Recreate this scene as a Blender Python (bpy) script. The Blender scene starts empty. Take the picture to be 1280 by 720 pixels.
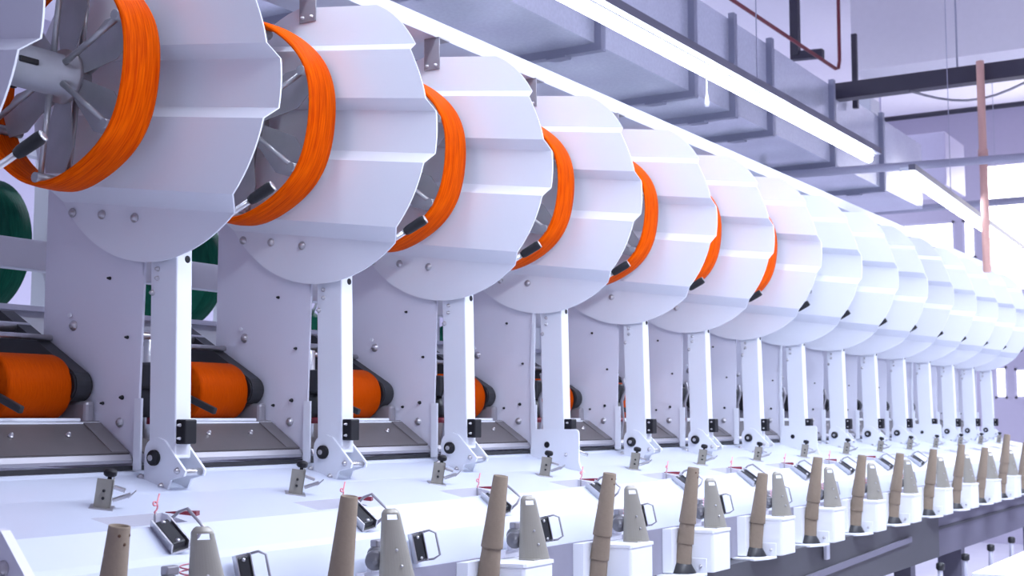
import bpy, bmesh, math, random
from mathutils import Vector, Matrix
random.seed(7)
S = bpy.context.scene
COL = S.collection
PI = math.pi

# ------------------------------------------------------------------ materials
def newmat(name):
    m = bpy.data.materials.new(name); m.use_nodes = True
    nt = m.node_tree; b = nt.nodes['Principled BSDF']
    return m, nt, b

def paint(name, col, rough=.4, metal=0., bump=0., scale=40., var=.03, spec=.5, coat=0.):
    """painted / metal surface with slight procedural variation of colour and roughness"""
    m, nt, b = newmat(name)
    N = nt.nodes; L = nt.links
    tc = N.new('ShaderNodeTexCoord'); nz = N.new('ShaderNodeTexNoise')
    nz.inputs['Scale'].default_value = scale; nz.inputs['Detail'].default_value = 3
    L.new(tc.outputs['Object'], nz.inputs['Vector'])
    cr = N.new('ShaderNodeMapRange')
    cr.inputs['To Min'].default_value = 1 - var; cr.inputs['To Max'].default_value = 1 + var
    L.new(nz.outputs['Fac'], cr.inputs['Value'])
    mx = N.new('ShaderNodeVectorMath'); mx.operation = 'SCALE'
    mx.inputs[0].default_value = col[:3]
    L.new(cr.outputs['Result'], mx.inputs['Scale'])
    L.new(mx.outputs['Vector'], b.inputs['Base Color'])
    b.inputs['Roughness'].default_value = rough; b.inputs['Metallic'].default_value = metal
    b.inputs['Specular IOR Level'].default_value = spec
    b.inputs['Coat Weight'].default_value = coat
    if bump:
        bp = N.new('ShaderNodeBump'); bp.inputs['Strength'].default_value = bump; bp.inputs['Distance'].default_value = .01
        L.new(nz.outputs['Fac'], bp.inputs['Height']); L.new(bp.outputs['Normal'], b.inputs['Normal'])
    return m

def yarn(name, c1, c2, axis='X', scale=260., circ=False):
    """parallel wound threads: fine bands across the axis the yarn is wound round"""
    m, nt, b = newmat(name); N = nt.nodes; L = nt.links
    tc = N.new('ShaderNodeTexCoord'); mp = N.new('ShaderNodeMapping')
    L.new(tc.outputs['Object'], mp.inputs['Vector'])
    mp.inputs['Scale'].default_value = (1, .05, .05)
    nz = N.new('ShaderNodeTexNoise'); nz.inputs['Scale'].default_value = scale; nz.inputs['Detail'].default_value = 4
    L.new(mp.outputs['Vector'], nz.inputs['Vector'])
    cr = N.new('ShaderNodeValToRGB')
    cr.color_ramp.elements[0].position = .3; cr.color_ramp.elements[1].position = .7
    cr.color_ramp.elements[0].color = (*c1, 1); cr.color_ramp.elements[1].color = (*c2, 1)
    L.new(nz.outputs['Fac'], cr.inputs['Fac']); L.new(cr.outputs['Color'], b.inputs['Base Color'])
    bp = N.new('ShaderNodeBump'); bp.inputs['Strength'].default_value = .5; bp.inputs['Distance'].default_value = .004
    L.new(nz.outputs['Fac'], bp.inputs['Height']); L.new(bp.outputs['Normal'], b.inputs['Normal'])
    b.inputs['Roughness'].default_value = .5
    b.inputs['Specular IOR Level'].default_value = .03
    return m

def galvanised(name, col):
    m, nt, b = newmat(name); N = nt.nodes; L = nt.links
    tc = N.new('ShaderNodeTexCoord'); nz = N.new('ShaderNodeTexNoise')
    nz.inputs['Scale'].default_value = 1.3; nz.inputs['Detail'].default_value = 1
    L.new(tc.outputs['Object'], nz.inputs['Vector'])
    bp = N.new('ShaderNodeBump'); bp.inputs['Strength'].default_value = .55; bp.inputs['Distance'].default_value = .12
    L.new(nz.outputs['Fac'], bp.inputs['Height']); L.new(bp.outputs['Normal'], b.inputs['Normal'])
    v = N.new('ShaderNodeTexVoronoi'); v.inputs['Scale'].default_value = 60
    L.new(tc.outputs['Object'], v.inputs['Vector'])
    cr = N.new('ShaderNodeMapRange'); cr.inputs['To Min'].default_value = .93; cr.inputs['To Max'].default_value = 1.05
    L.new(v.outputs['Distance'], cr.inputs['Value'])
    mx = N.new('ShaderNodeVectorMath'); mx.operation = 'SCALE'; mx.inputs[0].default_value = col
    L.new(cr.outputs['Result'], mx.inputs['Scale']); L.new(mx.outputs['Vector'], b.inputs['Base Color'])
    b.inputs['Metallic'].default_value = .35; b.inputs['Roughness'].default_value = .26
    return m

def emit(name, col, s):
    m = bpy.data.materials.new(name); m.use_nodes = True; nt = m.node_tree
    nt.nodes.clear(); o = nt.nodes.new('ShaderNodeOutputMaterial'); e = nt.nodes.new('ShaderNodeEmission')
    e.inputs['Color'].default_value = (*col, 1); e.inputs['Strength'].default_value = s
    nt.links.new(e.outputs[0], o.inputs[0]); return m

W  = paint('white_paint', (.78, .805, .88), .38, var=.015, scale=6)
WB = paint('bed_paint', (.60, .645, .77), .30, var=.015, scale=5)
WP = paint('panel_paint', (.72, .72, .82), .45, var=.02, scale=8)
STEEL = paint('brushed_steel', (.62, .62, .64), .28, .9, .1, 90, .06)
ZINC = paint('zinc_bolt', (.50, .49, .52), .32, .8, .1, 60, .05)
DARK = paint('dark_plastic', (.014, .014, .018), .45, spec=.25)
BLACK = paint('black_metal', (.028, .029, .034), .45, .2)
SMOKE = paint('smoked_tray_steel', (.095, .085, .088), .35, .0, .05, 14, .12)
BEIGE = paint('beige_anodised', (.31, .295, .26), .42, .25, .02, 30, .04)
BEAMP = paint('beam_paint', (.56, .58, .68), .5)
REELM = paint('reel_sheet_metal', (.40, .40, .42), .35, .6, .15, 9, .35)
APRON = paint('shaded_apron', (.27, .265, .34), .4)  # shade of the recess below the bed edge is put into this grey
WELL = paint('well_steel', (.60, .60, .68), .4, .2)
GREYM = paint('grey_hanger_metal', (.34, .33, .37), .4, .4)
PAPER = paint('brown_paper', (.25, .195, .145), .8, 0, .08, 120, .08)
PAPERIN = paint('brown_paper_inside', (.20, .11, .07), .9)
SPOT = paint('paper_stamp', (.10, .05, .03), .9)
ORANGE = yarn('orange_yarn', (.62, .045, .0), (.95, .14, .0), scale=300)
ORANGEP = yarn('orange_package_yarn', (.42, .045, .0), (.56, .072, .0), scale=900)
GREEN = yarn('green_yarn', (.004, .045, .030), (.008, .08, .05), scale=300)
PINK = paint('pink_ceramic', (.75, .28, .32), .3)
RED = paint('red_enamel', (.20, .02, .035), .35)
GALV = galvanised('galvanised_sheet', (.66, .68, .80))
DRIB = paint('duct_flange', (.27, .28, .38), .5)
CAB = paint('dark_grey_cabinet', (.050, .052, .060), .4, var=.06, scale=3)
CAB2 = paint('grey_cabinet', (.15, .145, .20), .4, var=.05, scale=3)
PIPE = paint('grey_conduit', (.42, .42, .54), .4)
DPIPE = paint('dark_steel_beam', (.045, .04, .065), .5)
RUST = paint('red_oxide_pipe', (.22, .035, .05), .5)
COPPER = paint('orange_pipe', (.85, .50, .42), .45)
WALLM = paint('wall_plaster', (.48, .45, .58), .8, 0, .05, 20, .03)
CEILM = paint('ceiling_plaster', (.90, .87, .93), .8, 0, .05, 20, .03)
FLOORM = paint('epoxy_floor', (.72, .71, .80), .25, 0, 0, 4, .05)
BACKW = paint('far_machine_paint', (.62, .63, .70), .45, var=.04, scale=5)
TUBE = emit('lit_tube', (.80, .87, 1.0), 24)
SKYW = emit('window_daylight', (.93, .92, 1.0), 4)
WFRAME = paint('window_frame', (.55, .53, .66), .5)

# ------------------------------------------------------------------ mesh building
class MB:
    def __init__(s): s.bm = bmesh.new()
    def box(s, a, b, bev=0):
        x0, y0, z0 = a; x1, y1, z1 = b
        v = [s.bm.verts.new(p) for p in ((x0,y0,z0),(x1,y0,z0),(x1,y1,z0),(x0,y1,z0),(x0,y0,z1),(x1,y0,z1),(x1,y1,z1),(x0,y1,z1))]
        fs = [s.bm.faces.new([v[i] for i in f]) for f in ((0,3,2,1),(4,5,6,7),(0,1,5,4),(1,2,6,5),(2,3,7,6),(3,0,4,7))]
        if bev:
            es = {e for f in fs for e in f.edges}
            bmesh.ops.bevel(s.bm, geom=list(es), offset=bev, segments=2, affect='EDGES', profile=.5)
        return s
    def xbox(s, mat, a, b, bev=0):
        n0 = set(s.bm.verts); s.box(a, b, bev)
        for v in s.bm.verts:
            if v not in n0: v.co = mat @ v.co
        return s
    def prism(s, pts, x0, x1):
        """closed polygon in (y,z), extruded along x"""
        A = [s.bm.verts.new((x0, y, z)) for y, z in pts]; B = [s.bm.verts.new((x1, y, z)) for y, z in pts]
        s.bm.faces.new(A); s.bm.faces.new(B[::-1])
        for i in range(len(pts)):
            j = (i+1) % len(pts); s.bm.faces.new((A[i], B[i], B[j], A[j]))
        return s
    def prismz(s, pts, z0, z1):
        A = [s.bm.verts.new((x, y, z0)) for x, y in pts]; B = [s.bm.verts.new((x, y, z1)) for x, y in pts]
        s.bm.faces.new(A); s.bm.faces.new(B[::-1])
        for i in range(len(pts)):
            j = (i+1) % len(pts); s.bm.faces.new((A[i], B[i], B[j], A[j]))
        return s
    def cone(s, p, q, r0, r1=None, n=20, cap=True):
        p = Vector(p); q = Vector(q); r1 = r0 if r1 is None else r1
        d = (q-p).normalized(); a = d.orthogonal().normalized(); b = d.cross(a)
        R = []
        for c, r in ((p, r0), (q, r1)):
            R.append([s.bm.verts.new(c + (a*math.cos(2*PI*i/n) + b*math.sin(2*PI*i/n))*r) for i in range(n)])
        for i in range(n):
            j = (i+1) % n; f = s.bm.faces.new((R[0][i], R[0][j], R[1][j], R[1][i])); f.smooth = True
        if cap: s.bm.faces.new(R[0][::-1]); s.bm.faces.new(R[1])
        return s
    def lathe(s, p, d, prof, n=24):
        """profile list of (distance along d, radius) from point p"""
        p = Vector(p); d = Vector(d).normalized(); a = d.orthogonal().normalized(); b = d.cross(a)
        prev = None
        for h, r in prof:
            ring = [s.bm.verts.new(p + d*h + (a*math.cos(2*PI*i/n) + b*math.sin(2*PI*i/n))*max(r, 1e-4)) for i in range(n)]
            if prev:
                for i in range(n):
                    j = (i+1) % n; f = s.bm.faces.new((prev[i], prev[j], ring[j], ring[i])); f.smooth = True
            else: s.bm.faces.new(ring[::-1])
            prev = ring
        s.bm.faces.new(prev)
        return s
    def tube(s, pts, r, n=8, closed=False):
        pts = [Vector(p) for p in pts]; K = len(pts); rings = []
        up = None
        for k in range(K):
            if closed: t = (pts[(k+1) % K] - pts[k-1])
            else: t = pts[min(k+1, K-1)] - pts[max(k-1, 0)]
            t.normalize()
            if up is None: up = t.orthogonal().normalized()
            up = (up - t*up.dot(t)).normalized(); b = t.cross(up)
            rings.append([s.bm.verts.new(pts[k] + (up*math.cos(2*PI*i/n) + b*math.sin(2*PI*i/n))*r) for i in range(n)])
        for k in range(K if closed else K-1):
            A = rings[k]; B = rings[(k+1) % K]
            for i in range(n):
                j = (i+1) % n; f = s.bm.faces.new((A[i], A[j], B[j], B[i])); f.smooth = True
        if not closed: s.bm.faces.new(rings[0][::-1]); s.bm.faces.new(rings[-1])
        return s
    def build(s, name, mat, parent=None, o=(0, 0, 0), **kw):
        bmesh.ops.recalc_face_normals(s.bm, faces=s.bm.faces)
        me = bpy.data.meshes.new(name)
        ov = Vector(o)
        for v in s.bm.verts: v.co -= ov
        s.bm.to_mesh(me); s.bm.free()
        me.materials.append(mat)
        ob = bpy.data.objects.new(name, me); COL.objects.link(ob)
        if parent: ob.parent = parent
        else: ob.location = ov
        return ob

def tag(o, label=None, cat=None, group=None, kind=None):
    if label: o['label'] = label
    if cat: o['category'] = cat
    if group: o['group'] = group
    if kind: o['kind'] = kind
    return o

def empty(name, loc):
    e = bpy.data.objects.new(name, None); e.empty_display_size = .05; e.location = loc
    COL.objects.link(e); return e

def copy_tree(o, parent=None):
    c = o.copy(); COL.objects.link(c)
    if parent: c.parent = parent
    for ch in list(o.children): copy_tree(ch, c)
    return c

ORD = ['first','second','third','fourth','fifth','sixth','seventh','eighth','ninth','tenth','eleventh','twelfth','thirteenth','fourteenth','fifteenth','sixteenth','seventeenth']

# ------------------------------------------------------------------ layout of the row of winding stations
X0, P = 1.981, .55
def X(i): return X0 + P*((i//4)*4. + (i % 4)*.985)
LAST = 14
YC, ZC, TAU = 2.108, 1.973, math.radians(7.4)

# ---- corrugated round guard plate
def guard_radius(a):
    # a: angle measured in the y-z plane, 0 = towards the aisle, PI/2 = up
    k = max(0., min(1., (math.degrees(a) - 22)/38.)); k = k*k*(3-2*k)
    return .347 + .021*k
def guard_outline():
    out = []
    for k in range(240):
        a = 2*PI*k/240
        r = guard_radius(a if a < PI else -1)
        y = -math.cos(a)*r; z = math.sin(a)*r
        s_ = y*math.cos(TAU) + z*math.sin(TAU); t_ = -y*math.sin(TAU) + z*math.cos(TAU)
        out.append((s_, min(t_, .346)))
    return out
OUT = guard_outline()
def span(t):
    xs = []
    n = len(OUT)
    for k in range(n):
        (s0, t0), (s1, t1) = OUT[k], OUT[(k+1) % n]
        if (t0 - t)*(t1 - t) <= 0 and abs(t1-t0) > 1e-9:
            xs.append(s0 + (s1-s0)*(t-t0)/(t1-t0))
    return min(xs), max(xs)
def depth(t):
    K = [(-1, -.012), (-.230, -.012), (-.196, -.05), (-.042, -.05), (-.014, -.012), (.086, -.012), (.109, -.05), (.226, -.05), (.248, -.012), (1, -.012)]
    for (a, da), (b, db) in zip(K, K[1:]):
        if a <= t <= b: return da + (db-da)*(t-a)/(b-a)
def guard_mesh():
    tmin = min(p[1] for p in OUT) + 2e-4; tmax = .3458
    ts = [tmin + (0-tmin)*(1-math.cos(PI/2*k/26)) for k in range(27)] + [0 + tmax*k/26 for k in range(1, 27)]
    ts += [-.230, -.196, -.042, -.014, .086, .109, .226, .248]
    ts = sorted(set(round(t, 5) for t in ts))
    m = MB(); rows = []
    for t in ts:
        a, b = span(t); d = depth(t); fr = []
        for off in (0, .004):
            vs = []
            for k in range(7):
                s_ = a + (b-a)*k/6
                y = YC + s_*math.cos(TAU) - t*math.sin(TAU); z = ZC + s_*math.sin(TAU) + t*math.cos(TAU)
                vs.append(m.bm.verts.new((d+off, y, z)))
            fr.append(vs)
        rows.append(fr)
    for A, B in zip(rows, rows[1:]):
        for l in (0, 1):
            for k in range(6): m.bm.faces.new((A[l][k], A[l][k+1], B[l][k+1], B[l][k]))
        for k in (0, 6): m.bm.faces.new((A[0][k], A[1][k], B[1][k], B[0][k]))
    for R in (rows[0], rows[-1]):
        for k in range(6): m.bm.faces.new((R[0][k], R[0][k+1], R[1][k+1], R[1][k]))
    return m

def bolt(parent, o, x, y, z, r=.008, name='bolt', mat=None, d=(-1, 0, 0)):
    m = MB(); m.lathe((x, y, z), d, [(0, r*1.25), (.002, r*1.25), (.002, r), (.006, r*.92), (.009, r*.5), (.0095, .001)], 12)
    return m.build(name, mat or ZINC, parent, o)

# ---- guard_disc
o = (0, YC, ZC-.347)
g = empty('guard_disc', o)
guard_mesh().build('guard_plate', W, g, o)
for (y, z) in ((2.362, 1.751), (2.267, 1.739), (2.165, 1.724)): bolt(g, o, -.013, y, z, .0085)
m = MB(); m.box((-.018, 2.130, 2.290), (-.0145, 2.182, 2.383)); m.box((-.018, 2.130, 2.379), (.035, 2.182, 2.383))
hb = m.build('hanger_bracket', GREYM, g, o)
for y in (2.141, 2.170): bolt(hb, o, -.018, y, 2.302, .0035, 'screw', STEEL)
m = MB(); m.cone((0, 2.04, 1.655), (.055, 1.877, 1.757), .0065, n=12); h = m.build('lever_rod', STEEL, g, o)
d = (Vector((.055, 1.877, 1.757)) - Vector((0, 2.04, 1.655))).normalized()
m = MB(); m.lathe(Vector((.055, 1.877, 1.757)) - d*.022, d, [(0, .009), (.01, .0115), (.05, .0125), (.058, .011), (.0585, .010)], 16); hg = m.build('lever_grip', DARK, h, o)
m = MB(); m.lathe(Vector((.055, 1.877, 1.757)) + d*.0365, d, [(0, .0108), (.0016, .0108), (.0018, .004)], 16); m.build('grip_ring', STEEL, h, o)
GUARD = g

# ---- side_panel
o = (0, 2.30, 1.19)
g = empty('divider_plate', o)
m = MB()
m.prism([(2.155, 1.19), (2.461, 1.19), (2.461, 1.80), (2.461, 2.02), (2.40, 2.06), (2.40, 2.30), (2.145, 2.30), (2.145, 1.63)], 0, .006)
m.box((0, 2.146, 1.60), (.006, 2.150, 2.28))
m.build('panel_sheet', WP, g, o)
for (y, z, r) in ((2.362, 1.501, .0095), (2.201, 1.342, .004), (2.206, 1.289, .0085), (2.25, 1.60, .003), (2.19, 1.47, .003), (2.26, 1.33, .003)): bolt(g, o, 0, y, z, r, 'bolt', ZINC if r > .005 else DARK)
m = MB(); m.cone((-.001, 2.372, 1.524), (-.006, 2.372, 1.524), .005, n=10); m.build('sight_nub', W, g, o)
# lower front cheek running down onto the bed
m = MB(); m.box((-.006, 2.138, 1.19), (0, 2.158, 1.34)); m.build('front_cheek', W, g, o)
# dark tapering arm that carries the package
m = MB()
ax = [(2.60, 1.545), (2.55, 1.540)] + [(2.322 - .037*math.cos(math.radians(a)), 1.368 + .037*math.sin(math.radians(a))) for a in range(62, -80, -12)] + [(2.60, 1.43)]
m.prism(ax, -.05, -.012)
m.build('package_arm', BLACK, g, o)
m = MB(); m.cone((-.055, 2.322, 1.368), (-.006, 2.322, 1.368), .034, n=24); m.build('arm_bearing', DARK, g, o)
m = MB(); m.cone((-.30, 2.50, 1.50), (-.012, 2.50, 1.50), .012, n=12); m.cone((-.28, 2.42, 1.475), (-.012, 2.42, 1.475), .007, n=12); m.build('cross_shaft', STEEL, g, o)
# greyish traverse block beneath the bearing
m = MB(); m.box((-.03, 2.28, 1.285), (-.004, 2.38, 1.335), .008); m.build('traverse_block', GREYM, g, o)
PANEL = g

# ---- drive rods seen in the gap between side panel and post
o = (.09, 2.22, 1.19)
g = empty('drive_unit', o)
m = MB(); m.cone((.09, 2.22, 1.19), (.09, 2.22, 1.47), .012, n=12); m.build('drive_spindle', STEEL, g, o)
m = MB(); m.box((.07, 2.18, 1.36), (.12, 2.25, 1.42), .005); m.cone((.095, 2.215, 1.30), (.095, 2.215, 1.36), .026, n=16); m.build('drive_motor', BLACK, g, o)
m = MB(); m.tube([(.08, 2.17, 1.44), (.10, 2.17, 1.40), (.08, 2.175, 1.36), (.10, 2.18, 1.30), (.085, 2.18, 1.24), (.09, 2.19, 1.20)], .006); m.build('drive_hose', GREYM, g, o)
m = MB(); m.cone((.10, 2.2, 1.285), (.10, 2.2, 1.30), .024, n=16); m.build('drive_ring', RED, g, o)
DRIVE = g

# ---- support post with its foot bracket
def make_post(bracket):
    o = (0, 2.09, 1.15)
    g = empty('support_post', o)
    m = MB()
    m.prism([(2.040, 1.215), (2.117, 1.215), (2.128, 1.70), (2.051, 1.70)], 0, .044)
    c = m.build('post_column', W, g, o)
    bv = c.modifiers.new('bev', 'BEVEL'); bv.width = .003; bv.segments = 2
    for (y, z) in ((2.104, 1.612), (2.104, 1.592)): bolt(g, o, 0, y, z, .0042, 'screw', ZINC)
    bolt(g, o, 0, 2.118, 1.562, .005, 'screw', ZINC)
    m = MB(); m.lathe((.03, 2.052, 1.632), (0, -1, 0), [(0, .008), (.003, .008), (.0035, .006)], 14); m.build('grommet', DARK, g, o)
    m = MB(); m.box((.002, 2.016, 1.245), (.036, 2.044, 1.296), .003); b = m.build('buffer_block', DARK, g, o)
    for z in (1.257, 1.284): bolt(b, o, .002, 2.030, z, .0028, 'screw', ZINC)
    if bracket:
        pts = [(2.141, 1.167), (2.056, 1.148), (2.046, 1.172), (2.009, 1.180), (2.005, 1.191), (2.067, 1.253)]
        cy, cz, r = 2.091, 1.226, .033
        for a in (60, 80, 100, 120, 140, 160, 180, 195): pts.append((cy - r*math.cos(math.radians(a)), cz + r*math.sin(math.radians(a))))
        pts.append((2.124, 1.20)); pts.append((2.122, 1.177))
        for x0 in (-.006, .050):
            m = MB(); m.prism(pts, x0, x0+.006)
            m.box((x0-.012 if x0 < 0 else x0, 2.058, 1.146), (x0+.006 if x0 < 0 else x0+.018, 2.138, 1.150))
            pl = m.build('foot_plate', W, g, o)
            if x0 < 0:
                for (y, z) in ((2.131, 1.176), (2.071, 1.159)): bolt(pl, o, x0, y, z, .0055, 'bolt')
        m = MB(); m.lathe((-.006, 2.093, 1.2165), (-1, 0, 0), [(0, .0165), (.004, .0165), (.004, .0125), (.007, .0125), (.007, .0165), (.009, .0150), (.010, .007), (.013, .0065)], 16)
        m.build('pivot_hub', DARK, g, o)
        m = MB(); m.cone((-.008, 2.093, 1.2165), (-.0205, 2.093, 1.2165), .0062, n=12); m.build('pivot_pin', STEEL, g, o)
        bolt(g, o, -.006, 2.026, 1.191, .0055, 'bolt')
        m = MB(); m.cone((0, 2.018, 1.188), (.050, 2.018, 1.188), .0075, n=14); m.build('spacer_rod', STEEL, g, o)
        m = MB(); m.box((.0, 2.05, 1.148), (.05, 2.10, 1.151)); m.build('base_plate', W, g, o)
    else:
        # wide flat joint plate instead of the tilting foot
        pts = [(2.160, 1.175), (2.148, 1.262), (2.145, 1.264)]
        pts += [(1.997 + .0, 1.2645), (1.990, 1.262), (1.986, 1.256), (1.985, 1.248), (1.985, 1.165), (1.978, 1.145), (1.962, 1.130), (2.03, 1.140)]
        m = MB(); m.prism(pts, -.008, -.002); pl = m.build('joint_plate', W, g, o)
        m = MB()
        m.prism([(2.150 - .0, 1.262), (2.158, 1.40), (2.149, 1.70), (2.140, 1.70), (2.146, 1.40), (2.138, 1.262)], -.008, -.002); m.build('joint_strip', W, g, o)
        m = MB(); m.lathe((-.008, 2.098, 1.216), (-1, 0, 0), [(0, .010), (.002, .009), (.0025, .006)], 16); m.build('plate_hole_plug', DARK, g, o)
        bolt(g, o, -.008, 2.030, 1.186, .004, 'bolt')
        m = MB(); m.box((.0, 2.04, 1.148), (.044, 2.117, 1.216)); m.build('post_socket', W, g, o)
        m = MB(); m.cone((-.002, 2.002, 1.20), (.052, 1.99, 1.186), .006, n=12); m.build('spacer_rod', STEEL, g, o)
    return g
POST = make_post(True); POSTJ = make_post(False)

# ---- drip tray between two side panels
o = (-.24, 2.2, 1.2)
g = empty('drip_tray', o)
L0 = -P*.985 + .035
m = MB()
m.prism([(2.268, 1.284), (2.172, 1.222), (2.170, 1.226), (2.266, 1.2885)], L0, -.003); m.build('tray_plate', SMOKE, g, o)
m = MB(); m.prism([(2.176, 1.223), (2.166, 1.222), (2.160, 1.211), (2.162, 1.204), (2.176, 1.204)], L0, -.003); m.build('tray_lip', GREYM, g, o)
m = MB(); m.box((L0, 2.262, 1.285), (-.003, 2.30, 1.290)); m.build('tray_rear_edge', W, g, o)
m = MB(); m.prism([(2.172, 1.2245), (2.172, 1.2285), (2.267, 1.2925), (2.267, 1.287)], -.050, -.004); m.build('tray_end_cap', paint('tray_end', (.13, .12, .13), .35), g, o)
bolt(g, o, -.26, 2.225, 1.262, .0045, 'screw', ZINC, d=(0, -.5, .8))
bolt(g, o, -.12, 2.225, 1.262, .0045, 'screw', ZINC, d=(0, -.5, .8))
m = MB(); m.box((-.30, 2.27, 1.291), (-.05, 2.33, 1.298), .002); m.build('felt_pad', W, g, o)
TRAY = g

# ---- yarn package (wound orange bobbin)
o = (-.125, 2.367, 1.292)
g = empty('yarn_package', o)
cy, cz, r = 2.367, 1.363, .072
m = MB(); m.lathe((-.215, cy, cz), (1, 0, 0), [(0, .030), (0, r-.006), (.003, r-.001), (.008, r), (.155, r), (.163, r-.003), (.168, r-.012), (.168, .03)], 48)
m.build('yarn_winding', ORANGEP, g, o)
m = MB(); m.cone((-.235, cy, cz), (-.03, cy, cz), .026, n=24); m.build('package_tube', PAPER, g, o)
m = MB(); m.xbox(Matrix.Translation((-.225, 2.305, 1.338)) @ Matrix.Rotation(math.radians(20), 4, 'X'), (-.006, -.07, -.008), (.006, .09, .008), .003); m.build('guide_bar', BLACK, g, o)
PKG = g

# ---- reel with six arms
RY, RZ, RR = 2.235, 2.010, .238
o = (-.15, RY, RZ)
g = empty('winding_reel', o)
m = MB(); m.lathe((-.50, RY, RZ), (1, 0, 0), [(0, .030), (.0, .045), (.34, .045), (.34, .058), (.352, .058), (.352, .034), (.392, .034)], 32); m.build('reel_shaft', REELM, g, o)
m = MB()
for a in (0, 2.1, 4.2): m.box((-.30, RY-.044*math.cos(a)-.006, RZ+.044*math.sin(a)-.006), (-.255, RY-.044*math.cos(a)+.006, RZ+.044*math.sin(a)+.006), .002)
m.build('shaft_clip', DARK, g, o)
PH = math.radians(24)
for k in range(6):
    a = PH + k*PI/3; c, s_ = math.cos(a), math.sin(a)
    m = MB()
    for xx in (-.185, -.115):
        m.cone((xx, RY - .03*c, RZ + .03*s_), (xx, RY - (RR-.022)*c, RZ + (RR-.022)*s_), .007, .006, n=10)
    m.cone((-.20, RY - (RR-.017)*c, RZ + (RR-.017)*s_), (-.10, RY - (RR-.017)*c, RZ + (RR-.017)*s_), .011, n=14)
    for rr0, rr1, w0, w1 in ((.045, .150, .022, .048), (.150, .205, .048, .030)):
        T2 = [(rr0, -w0), (rr1, -w1), (rr1, w1), (rr0, w0)]
        m.prism([(RY - (p_*c - q_*s_), RZ + (p_*s_ + q_*c)) for p_, q_ in T2], -.150, -.1475)
    m.build('reel_arm', REELM, g, o)
REEL = g
def hank_radius(a):
    return RR*(1 - .022*(1 - math.cos(6*(a-PH)))*.5)
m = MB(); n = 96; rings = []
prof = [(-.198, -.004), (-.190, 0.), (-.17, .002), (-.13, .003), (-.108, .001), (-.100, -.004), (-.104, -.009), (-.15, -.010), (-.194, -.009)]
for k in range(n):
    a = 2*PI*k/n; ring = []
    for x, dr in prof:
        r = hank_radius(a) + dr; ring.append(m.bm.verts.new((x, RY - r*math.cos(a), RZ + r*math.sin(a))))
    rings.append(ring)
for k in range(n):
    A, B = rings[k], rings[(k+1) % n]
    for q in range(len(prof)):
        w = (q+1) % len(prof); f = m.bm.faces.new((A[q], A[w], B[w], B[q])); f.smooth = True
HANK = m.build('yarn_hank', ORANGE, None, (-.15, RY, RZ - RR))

# ---- silicone / tension unit on the bed (beige angled bracket, black knob)
o = (-.26, 1.96, 1.131)
g = empty('yarn_tensioner', o)
T = Matrix.Translation((-.26, 1.96, 1.131)) @ Matrix.Rotation(math.radians(10), 4, 'X') @ Matrix.Rotation(math.radians(-46), 4, 'Z')
m = MB(); m.xbox(T, (-.015, -.001, 0), (.015, .002, .056)); m.xbox(T, (.012, -.001, 0), (.015, .024, .056)); m.build('tension_bracket', BEIGE, g, o)
m = MB(); m.xbox(T, (-.022, -.016, -.002), (.022, .026, .003), .001); m.build('bracket_foot', ZINC, g, o)
m = MB(); m.lathe(T @ Vector((.006, .010, .054)), T.to_3x3() @ Vector((0, 0, 1)), [(0, .004), (.006, .004), (.006, .009), (.009, .0122), (.015, .0125), (.019, .0105), (.0205, .005)], 14); m.build('adjusting_knob', DARK, g, o)
m = MB()
m.xbox(T @ Matrix.Translation((.018, .006, .016)) @ Matrix.Rotation(math.radians(-25), 4, 'Y'), (0, -.008, -.002), (.034, .008, .004), .001)
m.xbox(T @ Matrix.Translation((.047, .004, .028)) @ Matrix.Rotation(math.radians(-50), 4, 'Y'), (-.004, -.003, -.001), (.016, .003, .001))
m.xbox(T @ Matrix.Translation((.016, .006, .042)) @ Matrix.Rotation(math.radians(12), 4, 'Y'), (0, -.008, -.003), (.022, .008, .003), .001)
m.build('guide_arm', STEEL, g, o)
for z in (.020, .034): bolt(g, o, *(T @ Vector((0, -.001, z))), .0022, 'rivet', DARK, d=T.to_3x3() @ Vector((0, -1, 0)))
TENS = g

# ---- pink ceramic guide eye on a wire
o = (-.22, 1.862, 1.09)
g = empty('guide_eye', o)
m = MB(); m.tube([(-.22, 1.862, 1.075), (-.22, 1.862, 1.118), (-.218, 1.862, 1.126)], .0022); m.build('eye_stem', GREYM, g, o)
pts = []
for k in range(22):
    a = -PI*.5 + k/21*PI*2.1; pts.append((-.219 + .0062*math.cos(a) - .002, 1.862 - .003*k/21, 1.133 + .0062*math.sin(a) + .0006*k))
pts.append((-.214, 1.858, 1.160))
m = MB(); m.tube([(-.218, 1.862, 1.12)] + pts, .0017); m.build('eye_loop', PINK, g, o)
EYE = g

# ---- wire bail clamp
def clamp(o, rot, sc=1.):
    g = empty('bail_clamp', o)
    T = Matrix.Translation(o) @ rot @ Matrix.Scale(sc, 4)
    m = MB(); m.xbox(T, (-.013, -.028, 0), (.013, .028, .003)); m.xbox(T, (-.013, -.028, 0), (-.011, .028, .016)); m.xbox(T, (.011, -.028, 0), (.013, .028, .016)); m.build('clamp_body', STEEL, g, o)
    m = MB(); m.xbox(T, (-.0095, -.024, .003), (.0095, .024, .0135), .002); m.build('clamp_insert', BLACK, g, o)
    for y in (-.020, .019):
        m = MB(); m.lathe(T @ Vector((0, y, .013)), T.to_3x3() @ Vector((0, 0, 1)), [(0, .0032*sc), (.002*sc, .003*sc), (.003*sc, .001)], 10)
        m.build('clamp_screw', STEEL, g, o)
    m = MB(); w = .0022*sc
    m.tube([T @ Vector(p) for p in ((.012, -.026, .006), (.024, -.027, .016), (.034, -.022, .024), (.034, .020, .024), (.026, .027, .016), (.012, .026, .006))], w); m.build('wire_bail', GREYM, g, o)
    return g
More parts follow.
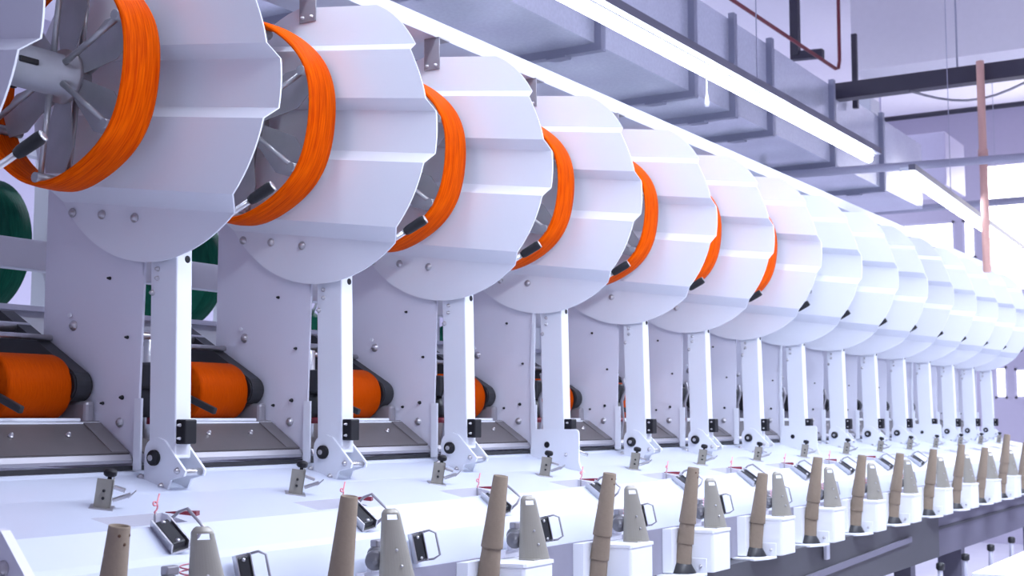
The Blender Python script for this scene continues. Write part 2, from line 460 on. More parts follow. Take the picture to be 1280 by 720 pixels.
CLA = clamp((-.256, 1.786, 1.083), Matrix.Rotation(math.radians(32), 4, 'X') @ Matrix.Rotation(math.radians(-8), 4, 'Z') @ Matrix.Rotation(math.radians(-20), 4, 'Y'), 1.4)
CLB = clamp((-.135, 1.722, 1.018), Matrix.Rotation(math.radians(80), 4, 'X') @ Matrix.Rotation(math.radians(6), 4, 'Z') @ Matrix.Rotation(math.radians(-25), 4, 'Y'), 1.15)

# ---- red warning flag strip beside the opening
o = (-.115, 1.87, 1.112)
m = MB(); m.prismz([(-.158, 1.900), (-.115, 1.862), (-.100, 1.868), (-.105, 1.885)], 1.112, 1.122)
FLAG = m.build('sensor_cover', RED, None, o)

# ---- guide module standing behind the box: grey tensioner wheel with a pink spiral
o = (.24, 1.70, .967)
g = empty('feed_roller', o)
m = MB(); m.prismz([(.19, 1.7155), (.195, 1.700), (.262, 1.700), (.266, 1.7155)], .967, .985); m.xbox(Matrix.Translation((.232, 1.70, .985)), (-.020, -.006, 0), (.026, .006, .030), .002); m.build('roller_bracket', WP, g, o)
m = MB(); m.lathe((.236, 1.700, 1.020), (-.80, -.55, -.22), [(0, .015), (.002, .019), (.020, .019), (.021, .013), (.028, .013), (.029, .020), (.044, .0205), (.047, .017), (.047, .006), (.054, .005)], 24); m.build('roller_wheel', paint('roller_grey', (.15, .15, .17), .4, .3), g, o)
m = MB(); m.box((.222, 1.688, 1.034), (.250, 1.706, 1.050), .003); m.build('roller_cap', GREYM, g, o)
pts = [(.262 + .009*math.cos(k*.7), 1.688 + .009*math.sin(k*.7), 1.050 - .0011*k) for k in range(44)]
m = MB(); m.tube(pts, .0014, 6); m.build('spiral_guide', PINK, g, o)
ROLL = g

# ---- chamfered white control box
o = (.185, 1.66, .84)
g = empty('spindle_box', o)
m = MB()
m.prismz([(.100, 1.715), (.100, 1.675), (.118, 1.606), (.124, 1.600), (.246, 1.600), (.250, 1.604), (.250, 1.715)], .842, .962)
b = m.build('box_shell', W, g, o); bv = b.modifiers.new('bev', 'BEVEL'); bv.width = .0025; bv.segments = 2
m = MB(); m.prismz([(.098, 1.716), (.098, 1.674), (.117, 1.602), (.124, 1.5975), (.248, 1.5975), (.2525, 1.602), (.2525, 1.716)], .958, .966); m.build('box_lid', W, g, o)
m = MB(); m.cone((.25, 1.685, .888), (.285, 1.685, .888), .008, n=10); m.lathe((.285, 1.700, .888), (0, -1, 0), [(0, .024), (.004, .028), (.030, .028), (.036, .022), (.037, .006)], 24); m.build('side_knob', DARK, g, o)
BOXT = g

# ---- beige tapered cover standing on the box (half-round shield with a slot near its top)
SX, SY = .222, 1.630
o = (SX, SY, .966)
g = empty('tapered_shield', o)
m = MB(); rows = []; H = .150; nseg = 16; AZ = math.radians(-38)
zs = [0, .02, .06, .10, .125, .128, .138, .142, .147, .150]
wtop, wbot = .0180, .039
def shp(a, w, zz, grow=0):
    f = zz/H; c0 = -(wbot - (wbot + (wtop-wbot)*f))*.8
    u = c0 - (w+grow)*math.cos(a); v = .014 - (w*.62+grow)*math.sin(a)
    return (SX + u*math.cos(AZ) - v*math.sin(AZ), SY + u*math.sin(AZ) + v*math.cos(AZ), .966 + zz)
VV = []
for off in (0, .0018):
    V = []
    for zz in zs:
        w = wbot + (wtop-wbot)*zz/H
        if zz > .138: w *= math.sqrt(max(0., 1 - ((zz-.138)/.0125)**2*.75))
        V.append([m.bm.verts.new(shp(PI*k/nseg, w, zz, -off)) for k in range(nseg+1)])
    VV.append(V)
for V in VV:
    for a_ in range(len(zs)-1):
        for k in range(nseg):
            if a_ == 5 and 5 <= k <= 10: continue
            m.bm.faces.new((V[a_][k], V[a_][k+1], V[a_+1][k+1], V[a_+1][k]))
for a_ in range(len(zs)-1):
    for k in (0, nseg): m.bm.faces.new((VV[0][a_][k], VV[1][a_][k], VV[1][a_+1][k], VV[0][a_+1][k]))
for k in range(nseg): m.bm.faces.new((VV[0][-1][k], VV[1][-1][k], VV[1][-1][k+1], VV[0][-1][k+1]))
for f in m.bm.faces: f.smooth = False
m.build('shield_sheet', BEIGE, g, o)
for (a_, zz) in ((PI*.5, .068), (PI*.56, .036)):
    w = wbot + (wtop-wbot)*zz/H; p = Vector(shp(a_, w, zz)); c = Vector(shp(a_, w*.5, zz))
    m = MB(); m.lathe(p, (p-c), [(0, .003), (.003, .0028), (.0035, .001)], 10); m.build('rivet', ZINC, g, o)
m = MB(); m.box((SX-.03, SY-.012, .966), (SX+.02, SY+.03, .969)); m.build('shield_foot', BEIGE, g, o)
SHIELD = g

# ---- cone holder: white-rimmed ledge and black conical foot
CB, CT = Vector((.075, 1.680, .868)), Vector((.075, 1.640, 1.153))
CD = (CT-CB).normalized()
o = tuple(CB - CD*.03)
g = empty('cone_holder', o)
m = MB(); m.prismz([(-.03, 1.64), (.03, 1.615), (.095, 1.610), (.115, 1.62), (.115, 1.716), (-.03, 1.716)], .836, .842); m.build('holder_ledge', W, g, o)
m = MB(); m.lathe(CB - CD*.026, CD, [(0, .044), (.004, .044), (.026, .028), (.034, .022), (.036, .018)], 28); m.build('holder_foot', BLACK, g, o)
m = MB(); m.box((.094, 1.612, .842), (.098, 1.66, .885), .0015); m.build('holder_cheek', W, g, o)
bolt(g, o, .094, 1.63, .862, .004)
HOLD = g
def cone_mesh():
    m = MB(); n = 28; rb, rt, h = .0250, .0172, .165
    a = CD.orthogonal().normalized(); b = CD.cross(a); R = []
    for (hh, r) in ((0, rb), (.003, rb+.0004), (h-.002, rt), (h, rt-.0006), (h, rt-.0028), (h-.03, rt-.0015), (.004, rb-.003), (0, rb-.002)):
        R.append([m.bm.verts.new(CD*hh + (a*math.cos(2*PI*i/n) + b*math.sin(2*PI*i/n))*r) for i in range(n)])
    for q in range(len(R)):
        A, B = R[q], R[(q+1) % len(R)]
        for i in range(n):
            j = (i+1) % n; f = m.bm.faces.new((A[i], A[j], B[j], B[i])); f.smooth = q not in (3, 7)
    return m.build('paper_cone', PAPER, None, (0, 0, 0))
CONE = cone_mesh()
def stamp(parent):
    # three round dots printed near the mouth of a cone
    for (dz, dx) in ((.150, -.011), (.150, .0085), (.136, -.002)):
        r = .0172 + .0078*(1-dz/.165)
        th = math.asin(dx/r); p = CD*dz + Vector((r*math.sin(th), -r*math.cos(th), 0))
        nrm = Vector((math.sin(th), -math.cos(th), .05)).normalized()
        m = MB(); m.lathe(p - nrm*.0006, nrm, [(0, .0026), (.0012, .0024), (.0013, .0008)], 12)
        m.build('printed_dot', SPOT, parent, (0, 0, 0))

# ------------------------------------------------------------------ place the stations
def place(proto, i, first, label, group, cat):
    ob = proto if first else copy_tree(proto)
    ob.location.x = proto['bx'] + X(i) + (.045 if i == -1 and cat == 'shield' else 0)
    tag(ob, label, cat, group); return ob
for pr in (GUARD, PANEL, DRIVE, POST, POSTJ, TRAY, PKG, REEL, HANK, TENS, EYE, CLA, CLB, FLAG, ROLL, BOXT, SHIELD, HOLD): pr['bx'] = pr.location.x

def series(proto, rng, lab, group, cat, fit=None):
    """lab is a function of the running index (0 = leftmost in view)"""
    for k, i in enumerate(rng):
        ob = place(proto, i, False, lab(k, len(rng)), group, cat)
        if fit:
            dx, y, z, rad = REELS.get(i, (.035, 2.17, 1.997, .246))
            ob.location.x += dx; ob.location.y = y; ob.location.z = z - (rad if fit == 'base' else 0)
            ob.scale = (1, rad/RR, rad/RR)
# each reel hangs a little differently: shift along the shaft, centre, radius
REELS = {0: (0, 2.235, 2.01, .236), 1: (.035, 2.262, 2.025, .250), 2: (.035, 2.243, 2.012, .247), 3: (.035, 2.20, 2.003, .243),
         4: (.035, 2.19, 2.0, .243), 5: (.035, 2.185, 2.0, .243)}
def kill(o):
    for c in list(o.children): kill(c)
    bpy.data.objects.remove(o)
def nth(k): return ORD[k]

series(GUARD, list(range(-1, LAST+1)), lambda k, n: ('big round white guard disc cut off by the left edge of the photo' if k == 0 else f'big round corrugated white guard disc, {nth(k)} from the left in the row'), 'round guard discs along the winding machine', 'guard disc')
series(PANEL, list(range(0, LAST+1)), lambda k, n: f'white upright side panel under the discs, {nth(k)} from the left', 'side panels between the winding stations', 'panel')
series(DRIVE, list(range(0, 9)), lambda k, n: f'dark drive unit seen in the gap left of the {nth(k)} white post', 'drive units in the gaps beside the posts', 'drive unit')
pos = list(range(0, LAST+1))
for k, i in enumerate(pos):
    if i % 4 == 3: place(POSTJ, i, False, f'white post with a wide flat joint plate at its foot, {nth(k)} post from the left', 'white posts with flat joint plates', 'post')
    else: place(POST, i, False, f'white post on a tilting foot bracket with dark hub, {nth(k)} post from the left', 'white posts on foot brackets', 'post')
series(TRAY, list(range(0, LAST+1)), lambda k, n: f'smoked grey sloping drip tray left of the {nth(k)} white post', 'sloping drip trays in the stations', 'tray')
series(PKG, list(range(0, 6)), lambda k, n: f'orange wound yarn bobbin lying on its side, {nth(k)} from the left', 'orange yarn bobbins in the stations', 'yarn bobbin')
series(REEL, list(range(0, LAST+1)), lambda k, n: f'grey metal reel with arms in front of the {nth(k+1)} guard disc from the left', 'metal winding reels between the discs', 'reel', 'mid')
series(HANK, list(range(0, 7)), lambda k, n: f'wide ring of bright orange yarn round a reel, {nth(k)} from the left', 'orange yarn hanks on the reels', 'yarn', 'base')
series(TENS, list(range(0, LAST+1)), lambda k, n: f'small beige angled bracket with black knob on the white bed, {nth(k)} from the left', 'beige tensioners along the bed', 'tensioner')
series(EYE, list(range(0, 8)), lambda k, n: f'pink curled guide eye standing in the {nth(k)} bed opening from the left', 'pink guide eyes in the bed openings', 'guide eye')
series(CLA, list(range(0, 10)), lambda k, n: f'dark wire-bail clamp on the sloping bed edge, {nth(k)} of the upper row', 'clamps of the upper row on the bed', 'clamp')
series(CLB, list(range(0, 10)), lambda k, n: f'dark wire-bail clamp on the upright front beside the {nth(k+1)} beige shield', 'clamps beside the beige shields', 'clamp')
series(FLAG, list(range(0, 9)), lambda k, n: f'thin dark red wedge cover at the right end of the {nth(k)} bed opening', 'red wedges beside the bed openings', 'cover')
fb = list(range(-1, LAST-1))
series(ROLL, fb[:9], lambda k, n: f'grey feed roller with pink spiral, right of the {nth(k)} paper cone stack', 'feed rollers behind the cones', 'roller')
series(BOXT, fb, lambda k, n: f'white chamfered box right of the {nth(k)} paper cone stack from the left', 'white chamfered boxes along the front', 'box')
series(SHIELD, fb, lambda k, n: f'beige tapered metal shield on a white box, {nth(k)} from the left', 'beige tapered shields on the boxes', 'shield')
series(HOLD, fb, lambda k, n: f'black conical holder under the {nth(k)} paper cone stack from the left', 'black cone holders along the front', 'holder')
for pr in (GUARD, PANEL, DRIVE, POST, POSTJ, TRAY, PKG, REEL, HANK, TENS, EYE, CLA, CLB, FLAG, ROLL, BOXT, SHIELD, HOLD): kill(pr)

ztop = {-1: 1.130, 0: 1.148, 1: 1.168, 2: 1.155, 3: 1.152, 4: 1.115, 5: 1.155, 6: 1.150, 7: 1.146, 8: 1.152, 9: 1.166, 10: 1.14, 11: 1.205, 12: 1.15, 13: 1.15}
for k, i in enumerate(fb):
    n = {4: 2, 11: 4}.get(i, 3)
    length = (ztop[i] - CB.z)/CD.z; step = (length - .165)/(n-1)
    for q in range(n):
        c = CONE.copy(); COL.objects.link(c)
        c.location = CB + CD*(step*q) + Vector((X(i), 0, 0))
        c.rotation_euler = (math.radians(random.uniform(-.6, .6)), math.radians(random.uniform(-.6, .6)), 0)
        pos_ = 'topmost' if q == n-1 else ('lowest' if q == 0 else ('middle' if n == 3 else ORD[q]))
        if n == 4 and 0 < q < 3: pos_ = 'second from the bottom' if q == 1 else 'third from the bottom'
        tag(c, f'brown paper cone, {pos_} in the {nth(k)} cone stack from the left', 'paper cone', 'brown paper cones stacked on the holders')
        if q == n-1 and i in (-1, 2, 3): stamp(c)
kill(CONE)

# ------------------------------------------------------------------ the long bed, with a real opening per station
XA, XB = .3, X(LAST) + .30
m = MB()
prof = [(2.52, .975), (2.52, 1.188), (2.165, 1.188), (2.15, 1.180), (2.03, 1.146), (1.82, 1.104), (1.755, 1.058), (1.745, 1.046), (1.722, .975)]
prof2 = prof
A = []
def zband(y): return 1.104 + (y-1.82)/.21*.042
nprof = len(prof2)
Va = [m.bm.verts.new((XA, y, z)) for y, z in prof2]; Vb = [m.bm.verts.new((XB, y, z)) for y, z in prof2]
m.bm.faces.new(Va); m.bm.faces.new(Vb[::-1])
for i in range(nprof):
    j = (i+1) % nprof
    if i == 4: continue       # the band with the openings is built below
    m.bm.faces.new((Va[i], Vb[i], Vb[j], Va[j]))
cuts = [XA]; holes = []
for i in range(0, LAST+1): holes.append((X(i)-.335, X(i)-.165))
for a, b in holes: cuts += [a, b]
cuts.append(XB); ys = [1.82, 1.832, 1.902, 2.03]
for a, b in zip(cuts, cuts[1:]):
    for c, d in zip(ys, ys[1:]):
        if (a, b) in holes and c == 1.832: continue
        m.bm.faces.new([m.bm.verts.new(p) for p in ((a, c, zband(c)), (b, c, zband(c)), (b, d, zband(d)), (a, d, zband(d)))])
bed = empty('machine_bed', ((XA+XB)/2, 2.1, .975))
bo = tuple(bed.location)
m.build('bed_shell', WB, bed, bo)
for a, b in holes:
    m = MB(); y0, y1 = 1.832, 1.902; dz = .04
    q = [m.bm.verts.new(p) for p in ((a, y0, zband(y0)), (b, y0, zband(y0)), (b, y1, zband(y1)), (a, y1, zband(y1)))]
    w = [m.bm.verts.new(p) for p in ((a, y0, zband(y0)-.02), (b, y0, zband(y0)-.02), (b, y1, zband(y1)-dz), (a, y1, zband(y1)-dz))]
    for k in range(4): m.bm.faces.new((q[k], q[(k+1) % 4], w[(k+1) % 4], w[k]))
    m.bm.faces.new(w)
    m.build('opening_well', WELL, bed, bo)
m = MB(); m.box((XA, 1.724, .955), (XB, 2.50, .975)); m.build('bed_underside', WP, bed, bo)
m = MB(); m.box((XA, 1.716, .842), (XB, 1.724, .975)); m.build('bed_apron', APRON, bed, bo)
for i in range(-1, LAST):      # apron covers standing between the boxes
    m = MB(); m.prismz([(X(i)+.012, 1.7155), (X(i)+.020, 1.690), (X(i)+.098, 1.690), (X(i)+.098, 1.7155)], .845, .973); m.build('apron_cover', W, bed, bo)
m = MB(); m.box((XA, 2.163, 1.189), (XB, 2.169, 1.1985)); m.build('dark_seal', BLACK, bed, bo)
tag(bed, 'long white sloping machine bed running under all the posts', 'machine bed')

# lower body of the machine
g = empty('lower_cabinet', (3.4, 2.0, .0))
lo = tuple(g.location)
m = MB(); m.box((XA, 1.655, .64), (6.56, 2.5, .838)); m.build('cabinet_body', CAB, g, lo)
m = MB(); m.xbox(Matrix.Translation((5.3, 1.648, .742)) @ Matrix.Rotation(math.radians(-1.5), 4, 'Y'), (-.75, -.004, -.012), (.75, .004, .012)); m.build('trim_rail', CAB2, g, lo)
m = MB(); m.box((4.875, 1.640, .775), (4.91, 1.654, .838), .002); m.build('white_tab', W, g, lo)
for xx in (.5, 2.5, 4.5, 6.4): m = MB(); m.box((xx, 1.75, 0), (xx+.08, 1.83, .64)); m.build('leg', CAB2, g, lo)
for xx in (.5, 2.5, 4.5, 6.4): m = MB(); m.box((xx, 2.38, 0), (xx+.08, 2.46, .64)); m.build('leg', CAB2, g, lo)
tag(g, 'dark grey cabinet under the near half of the machine bed', 'cabinet')
g = empty('lower_cabinet', (8.2, 2.0, .0)); lo = tuple(g.location)
m = MB(); m.box((6.58, 1.76, .60), (XB, 2.5, .838)); m.build('cabinet_body', CAB2, g, lo)
m = MB(); m.box((6.58, 1.752, .735), (XB, 1.76, .748)); m.build('trim_rail', CAB, g, lo)
for xx in (7.6, 9.7):
    for yy in (1.80, 2.38): m = MB(); m.box((xx, yy, 0), (xx+.08, yy+.08, .60)); m.build('leg', CAB2, g, lo)
tag(g, 'lighter grey cabinet under the far half of the machine bed', 'cabinet')
g = empty('pedal_rail', (7.2, 1.61, .0)); lo = tuple(g.location)
m = MB(); m.box((6.1, 1.60, .40), (8.3, 1.62, .43))
for xx in (6.12, 8.24): m.box((xx, 1.60, 0), (xx+.03, 1.62, .40))
m.build('rail_bar', CAB2, g, lo)
for xx in (6.37, 6.86, 7.43, 7.96):
    m = MB(); m.cone((xx, 1.61, .42), (xx+.02, 1.61, .605), .012, n=10); st = m.build('pedal_stem', PIPE, g, lo)
    m = MB(); m.lathe((xx+.02, 1.61, .595), (.1, 0, 1), [(0, .014), (.006, .020), (.030, .020), (.036, .012)], 14); m.build('pedal_knob', BLACK, st, lo)
tag(g, 'low rail with upright black-knobbed levers at the bottom right', 'lever rail')
# gusset in the bottom left corner
m = MB(); m.prism([(1.565, 1.145), (1.50, 1.075), (1.44, .96), (1.72, .96), (1.72, 1.02), (1.60, 1.135), (1.58, 1.147)], 1.20, 1.216)
gs = m.build('end_gusset', WP, None, (1.2, 1.6, .96))
bolt(gs, (1.2, 1.6, .96), 1.2, 1.556, 1.095, .009); bolt(gs, (1.2, 1.6, .96), 1.2, 1.49, 1.04, .009)
tag(gs, 'bolted lavender-white corner plate at the bottom left of the photo', 'bracket')

# overhead beam that carries the hangers
g = empty('overhead_beam', (5.5, 2.2, 2.387)); lo = tuple(g.location)
m = MB(); m.prism([(2.140, 2.383), (2.140, 2.431), (2.144, 2.431), (2.144, 2.390), (2.33, 2.390), (2.33, 2.383)], -.2, XB+.3); m.build('beam_channel', BEAMP, g, lo)
m = MB(); m.box((-.2, 2.29, 2.390), (XB+.3, 2.33, 2.43)); m.build('beam_back', W, g, lo)
tag(g, 'long white beam running above all the guard discs', 'beam')

# ------------------------------------------------------------------ machine behind, seen through the gaps on the left
g = empty('rear_machine', (3.5, 3.2, 0)); lo = tuple(g.location)
for (z0, z1, y) in ((1.70, 1.782, 3.0), (1.30, 1.590, 3.02)):
    m = MB(); m.box((1.2, y, z0), (9.5, y+.05, z1), .004); m.build('cross_rail', BACKW, g, lo)
m = MB(); m.box((1.2, 2.985, 1.586), (9.5, 3.02, 1.600)); m.build('rail_edge', PIPE, g, lo)
m = MB(); m.box((1.2, 2.98, .0), (9.5, 3.9, 1.15)); m.build('rear_bed', BACKW, g, lo)
for k in range(9):
    xx = 1.85 + k*.85
    m = MB(); m.box((xx, 3.1, 1.15), (xx+.05, 3.16, 2.35)); m.build('rear_post', BACKW, g, lo)
    m = MB(); m.box((xx+.2, 3.0, 1.44), (xx+.26, 3.018, 1.50), .003); m.box((xx+.28, 3.0, 1.44), (xx+.32, 3.018, 1.50), .003); m.build('rail_clip', CAB2, g, lo)
m = MB(); m.box((1.2, 3.1, 2.30), (9.5, 3.16, 2.36)); m.build('top_rail', BACKW, g, lo)
tag(g, 'pale machine frame of rails standing behind the winding stations', 'machine frame')
for k in range(7):
    xx = 3.24 + k*1.05
    m = MB(); n = 56; R = []
    for (dx, r) in ((0, .262), (.004, .266), (.10, .266), (.104, .26), (.10, .150), (.004, .150)):
        R.append([m.bm.verts.new((xx+dx, 4.5 + r*math.cos(2*PI*i/n), 1.97 + r*math.sin(2*PI*i/n))) for i in range(n)])
    for q in range(6):
        A, B = R[q], R[(q+1) % 6]
        for i in range(n):
            j = (i+1) % n; f = m.bm.faces.new((A[i], A[j], B[j], B[i])); f.smooth = q in (1, 4)
    hk = m.build('green_yarn_hank', GREEN, None, (xx+.05, 4.5, 1.704))
    tag(hk, f'dark green yarn hank on the machine behind, {nth(k)} from the left', 'yarn', 'green yarn hanks on the machine behind')
    r = empty('rear_reel', (xx+.05, 4.5, 1.97)); ro = tuple(r.location)
    m = MB(); m.cone((xx-.3, 4.5, 1.97), (xx+.35, 4.5, 1.97), .03, n=16); m.build('reel_shaft', STEEL, r, ro)
    for q in range(6):
        a = q*PI/3; m = MB(); m.cone((xx+.05, 4.5+.03*math.cos(a), 1.97+.03*math.sin(a)), (xx+.05, 4.5+.184*math.cos(a), 1.97+.184*math.sin(a)), .008, n=8); m.build('reel_arm', STEEL, r, ro)
    tag(r, f'metal reel inside the {nth(k)} dark green yarn hank', 'reel', 'reels inside the green hanks')
g = empty('rear_reel_stand', (6, 4.6, 0)); lo = tuple(g.location)
m = MB(); m.box((2, 4.3, 0), (11, 5.0, 1.45)); m.build('frame_bed', BACKW, g, lo)
for k in range(7):
    xx = 3.60 + k*1.05; m = MB(); m.box((xx, 4.44, 1.45), (xx+.05, 4.56, 2.4)); m.build('frame_post', BACKW, g, lo)
m = MB(); m.box((2, 4.47, 2.36), (11, 4.53, 2.42)); m.build('frame_rail', BACKW, g, lo)
tag(g, 'pale machine frame farthest back, carrying the green hanks', 'machine frame')

# ------------------------------------------------------------------ ventilation duct
g = empty('ventilation_duct', (6.5, 3.4, 2.99)); lo = tuple(g.location)
m = MB(); m.box((1.0, 2.80, 3.0), (10.9, 4.3, 3.53)); m.build('duct_body', GALV, g, lo)
for xx in (2.0, 3.10, 4.18, 5.26, 6.30, 6.85, 7.43, 8.58, 9.72):
    m = MB(); m.box((xx-.022, 2.765, 2.965), (xx+.022, 4.33, 3.0)); m.box((xx-.022, 2.765, 3.0), (xx+.022, 2.80, 3.56)); m.build('duct_flange', DRIB, g, lo)
    m = MB(); m.box((xx-.03, 2.95, 2.955), (xx+.03, 3.05, 2.966)); m.build('flange_clip', DRIB, g, lo)
tag(g, 'large galvanised rectangular air duct hanging above the machine', 'duct')
g = empty('cross_duct', (12.2, 3.6, 3.2)); lo = tuple(g.location)
m = MB(); m.box((11.5, 2.75, 3.28), (12.2, 4.6, 3.75), .01); m.cone((11.85, 3.4, 3.75), (11.85, 3.4, 4.6), .01, n=8); m.cone((11.85, 4.2, 3.75), (11.85, 4.2, 4.6), .01, n=8); m.build('duct_body', paint('pale_duct', (.66, .63, .80), .35, .1), g, lo)
tag(g, 'short pale cross duct beyond the end of the large duct', 'duct')

# ------------------------------------------------------------------ strip lights
def strip(p, q, label, offx=-.055, offz=.045):
    p = Vector(p); q = Vector(q); g = empty('strip_light', (p+q)/2); lo = tuple(g.location)
    d = (q-p).normalized(); up = Vector((0, 0, 1)); side = d.cross(up).normalized()
    M = Matrix((( d.x, side.x, up.x, p.x), (d.y, side.y, up.y, p.y), (d.z, side.z, up.z, p.z), (0, 0, 0, 1)))
    L = (q-p).length
    m = MB(); m.cone(p + d*.02, q - d*.02, .018, n=14); m.build('light_tube', TUBE, g, lo)
    m = MB(); m.xbox(M, (0, -.024, .018), (L, .024, .040)); m.build('light_channel', W, g, lo)
    m = MB(); m.xbox(M, (0, .024, .022), (L, .060, .054)); m.build('cable_tray', CAB2, g, lo)
    n = 2
    for k in range(n):
        c = p + d*(L*(.3+k*.4)); m = MB(); m.cone(c + Vector((0, 0, .05)), (c.x, c.y, 4.59), .0025, n=8); m.build('hanger_wire', PIPE, g, lo)
    tag(g, label, 'lamp', 'tube strip lights above the machine'); return g
strip((1.60, 2.03, 2.62), (6.70, 1.98, 2.62), 'long bright tube light nearest, leaving through the top of the photo')
strip((7.21, 1.947, 2.62), (11.51, 2.145, 2.62), 'farther bright tube light, starting at the grey cross pipe')
# a loose white cord end hanging from the strip
m = MB(); m.lathe((4.70, 2.02, 2.50), (0, 0, 1), [(0, .008), (.012, .010), (.04, .006), (.06, .002), (.11, .0012)], 10)
tag(m.build('pull_cord', emit('lit_cord', (1, 1, 1), .8) if False else W, None, (4.70, 2.02, 2.50)), 'short white pull cord hanging below the near tube light', 'cord')

# ------------------------------------------------------------------ pipes and beams at the right
m = MB(); m.cone((8.30, 4.2, 2.92), (8.76, .7, 2.92), .027, n=16)
cp = m.build('cross_pipe', PIPE, None, (8.5, 2.4, 2.92))
m = MB(); m.box((8.41, 3.20, 2.90), (8.45, 3.24, 3.0)); m.build('pipe_clip', GREYM, cp, (8.5, 2.4, 2.92))
tag(cp, 'grey horizontal pipe crossing between the two tube lights', 'pipe')
g = empty('dark_roof_beam', (8.72, 1.6, 3.5)); lo = tuple(g.location)
m = MB(); m.box((8.70, .3, 3.455), (8.80, 2.80, 3.465)); m.box((8.70, .3, 3.555), (8.80, 2.80, 3.565)); m.box((8.70, .3, 3.465), (8.712, 2.80, 3.555)); m.build('beam_profile', DPIPE, g, lo)
m = MB(); m.tube([(8.72, 2.30-.09*k, 3.45 - .11*math.sin(PI*k/9)) for k in range(10)], .008); m.build('slack_cable', GREYM, g, lo)
for yy in (2.0,): m = MB(); m.cone((8.75, yy, 3.56), (8.75, yy, 4.59), .006, n=8); m.build('beam_rod', PIPE, g, lo)
tag(g, 'dark steel beam crossing the upper right of the photo', 'beam')
m = MB(); m.box((9.0, 3.16, 3.89), (9.06, 3.22, 4.59)); m.prismz([(9.0, 3.22), (9.06, 3.22), (9.1, 3.0), (9.04, 3.0)], 3.86, 3.92)
tag(m.build('dark_ceiling_hanger', DPIPE, None, (9.03, 3.19, 4.0)), 'short dark square hanger coming down from the ceiling above the duct', 'hanger')
m = MB(); m.box((9.0, 2.74, 3.45), (9.035, 2.775, 3.98))
tag(m.build('dark_drop_rod', DPIPE, None, (9.02, 2.76, 3.45)), 'thin dark upright bar crossing the left end of the dark beam', 'bar')
m = MB(); m.tube([(5.6, 3.30, 4.05), (7.4, 3.07, 3.88), (8.97, 2.88, 3.74), (9.0, 2.869, 3.75), (9.0, 2.86, 3.80), (9.0, 2.857, 4.59)], .013, 10)
tag(m.build('red_pipe', RUST, None, (9, 2.87, 3.73)), 'dark red thin pipe bent into an angle at the top of the photo', 'pipe')
m = MB(); m.cone((8.673, 1.84, 2.215), (8.673, 1.84, 3.575), .025, n=16); m.cone((8.673, 1.84, 2.94), (8.673, 1.84, 3.0), .031, n=16)
tag(m.build('orange_pipe', COPPER, None, (8.673, 1.84, 2.215)), 'pale orange upright pipe below the dark beam at the right', 'pipe')
m = MB(); m.cone((11.0, 3.55, 3.02), (11.0, 1.3, 3.02), .03, n=14)
tag(m.build('far_cross_pipe', PIPE, None, (11, 2.5, 3.02)), 'grey horizontal pipe far behind the orange pipe', 'pipe')
m = MB(); m.cone((10.4, 3.2, 3.66), (10.4, 1.2, 3.66), .02, n=14)
tag(m.build('thin_dark_pipe', DPIPE, None, (10.4, 2.2, 3.66)), 'thin dark horizontal pipe below the dark beam', 'pipe')
m = MB(); m.box((10.2, 3.0, 3.70), (10.45, 3.75, 3.82), .01)
tag(m.build('ceiling_unit', W, None, (10.3, 3.4, 3.7)), 'bright white box under the left end of the dark beam', 'unit')

# white table cutting the bottom right corner
g = empty('side_table', (4.4, .3, 0)); lo = tuple(g.location)
m = MB(); m.box((3.61, -.3, .885), (5.4, .83, .90), .002); m.build('table_top', W, g, lo)
m = MB(); m.box((3.625, -.28, .868), (5.38, .815, .884)); m.build('table_frame', BLACK, g, lo)
for (a, b) in ((3.65, -.25), (3.65, .76), (5.3, -.25), (5.3, .76)): m = MB(); m.box((a, b, 0), (a+.04, b+.04, .87)); m.build('leg', PIPE, g, lo)
tag(g, 'white table top cutting into the bottom right corner', 'table')

# ------------------------------------------------------------------ the hall
def struct(name, m, mat, loc=(0, 0, 0)):
    ob = m.build(name, mat, None, loc); ob['kind'] = 'structure'; return ob
m = MB(); m.box((-6, -6, -.1), (16.2, 9.2, 0)); struct('floor', m, FLOORM)
m = MB(); m.box((-6, -6, 4.6), (16.2, 9.2, 4.7)); struct('ceiling', m, CEILM)
m = MB(); m.box((-6, 9, 0), (16.2, 9.2, 4.6)); struct('wall_left', m, WALLM)
m = MB(); m.box((9.9, -6, 3.95), (10.25, 3.05, 4.6)); struct('trim_1', m, CEILM)
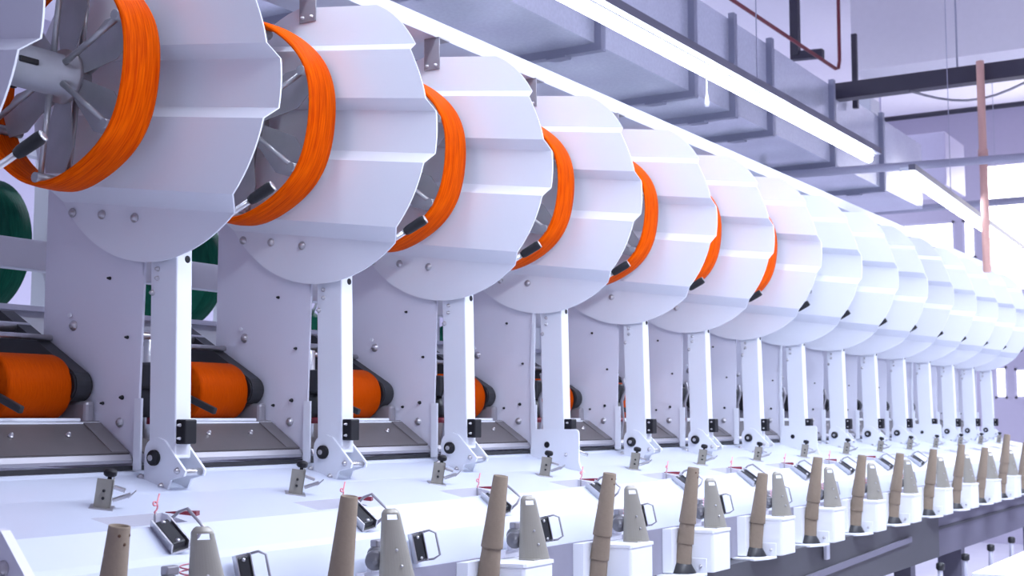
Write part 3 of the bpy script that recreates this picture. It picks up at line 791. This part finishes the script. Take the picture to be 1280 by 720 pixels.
# far wall at x = 14.6 with window openings
wins = [(3.42, 4.02, 3.04, 3.42), (3.20, 3.34, 3.00, 3.42), (2.0, 3.12, 2.62, 4.00), (.2, 1.85, 2.62, 4.00), (2.93, 3.06, 1.50, 1.84), (1.9, 2.86, 1.50, 1.82)]
yc = sorted({-6., 9.} | {w[0] for w in wins} | {w[1] for w in wins}); zc = sorted({0., 4.6} | {w[2] for w in wins} | {w[3] for w in wins})
m = MB()
for a, b in zip(yc, yc[1:]):
    for c, d in zip(zc, zc[1:]):
        if any(w[0] <= a and b <= w[1] and w[2] <= c and d <= w[3] for w in wins): continue
        m.box((14.6, a, c), (14.8, b, d))
struct('wall_far', m, WALLM)
for k, (a, b, c, d) in enumerate(wins):
    m = MB(); t = .025
    m.box((14.6, a, c), (14.64, b, c+t)); m.box((14.6, a, d-t), (14.64, b, d)); m.box((14.6, a, c), (14.64, a+t, d)); m.box((14.6, b-t, c), (14.64, b, d))
    if b-a > .6: m.box((14.6, (a+b)/2-.015, c), (14.64, (a+b)/2+.015, d))
    w = struct(f'window_{k+1}', m, WFRAME, (14.6, (a+b)/2, c))
    m = MB(); m.box((14.66, a, c), (14.67, b, d)); m.build('window_pane', SKYW, w, (14.6, (a+b)/2, c))

def fill_row(x0, x1, y, z, power):
    l = bpy.data.lights.new('unseen_fill_row', 'AREA'); l.shape = 'RECTANGLE'; l.size = x1-x0; l.size_y = .12
    l.energy = power; l.color = (.80, .87, 1.0)
    ob = bpy.data.objects.new('unseen_fill_row', l); COL.objects.link(ob); ob.location = ((x0+x1)/2, y, z)
fill_row(1.35, 10.5, .62, 2.62, 205)       # unseen fill lights added to brighten the aisle and the bays behind
fill_row(2.0, 14, 5.6, 4.3, 330)
fill_row(2.0, 14, -3.4, 3.6, 50)

# ------------------------------------------------------------------ world and camera
wd = bpy.data.worlds.new('hall_daylight'); S.world = wd; wd.use_nodes = True
bg = wd.node_tree.nodes['Background']; bg.inputs['Color'].default_value = (.72, .69, 1.0, 1); bg.inputs['Strength'].default_value = .31

cam = bpy.data.cameras.new('camera'); co = bpy.data.objects.new('camera', cam); COL.objects.link(co); S.camera = co
F = Vector((0.84641054, 0.52362519, 0.09698386)); R = Vector((.526045050, -.850456395, .000725028)); U = Vector((-0.08286018, -0.05040421, 0.99528569))
co.matrix_world = Matrix(((R.x, U.x, -F.x, 0), (R.y, U.y, -F.y, 0), (R.z, U.z, -F.z, 1.30), (0, 0, 0, 1)))
cam.sensor_width = 36; cam.lens = 1662.519/1280*36; cam.clip_start = .05; cam.clip_end = 100
cam.dof.use_dof = True; cam.dof.focus_distance = 3.0; cam.dof.aperture_fstop = 9
S.view_settings.view_transform = 'Standard'; S.view_settings.look = 'None'; S.view_settings.gamma = 1; S.view_settings.use_curve_mapping = False
S.view_settings.exposure = 0.44
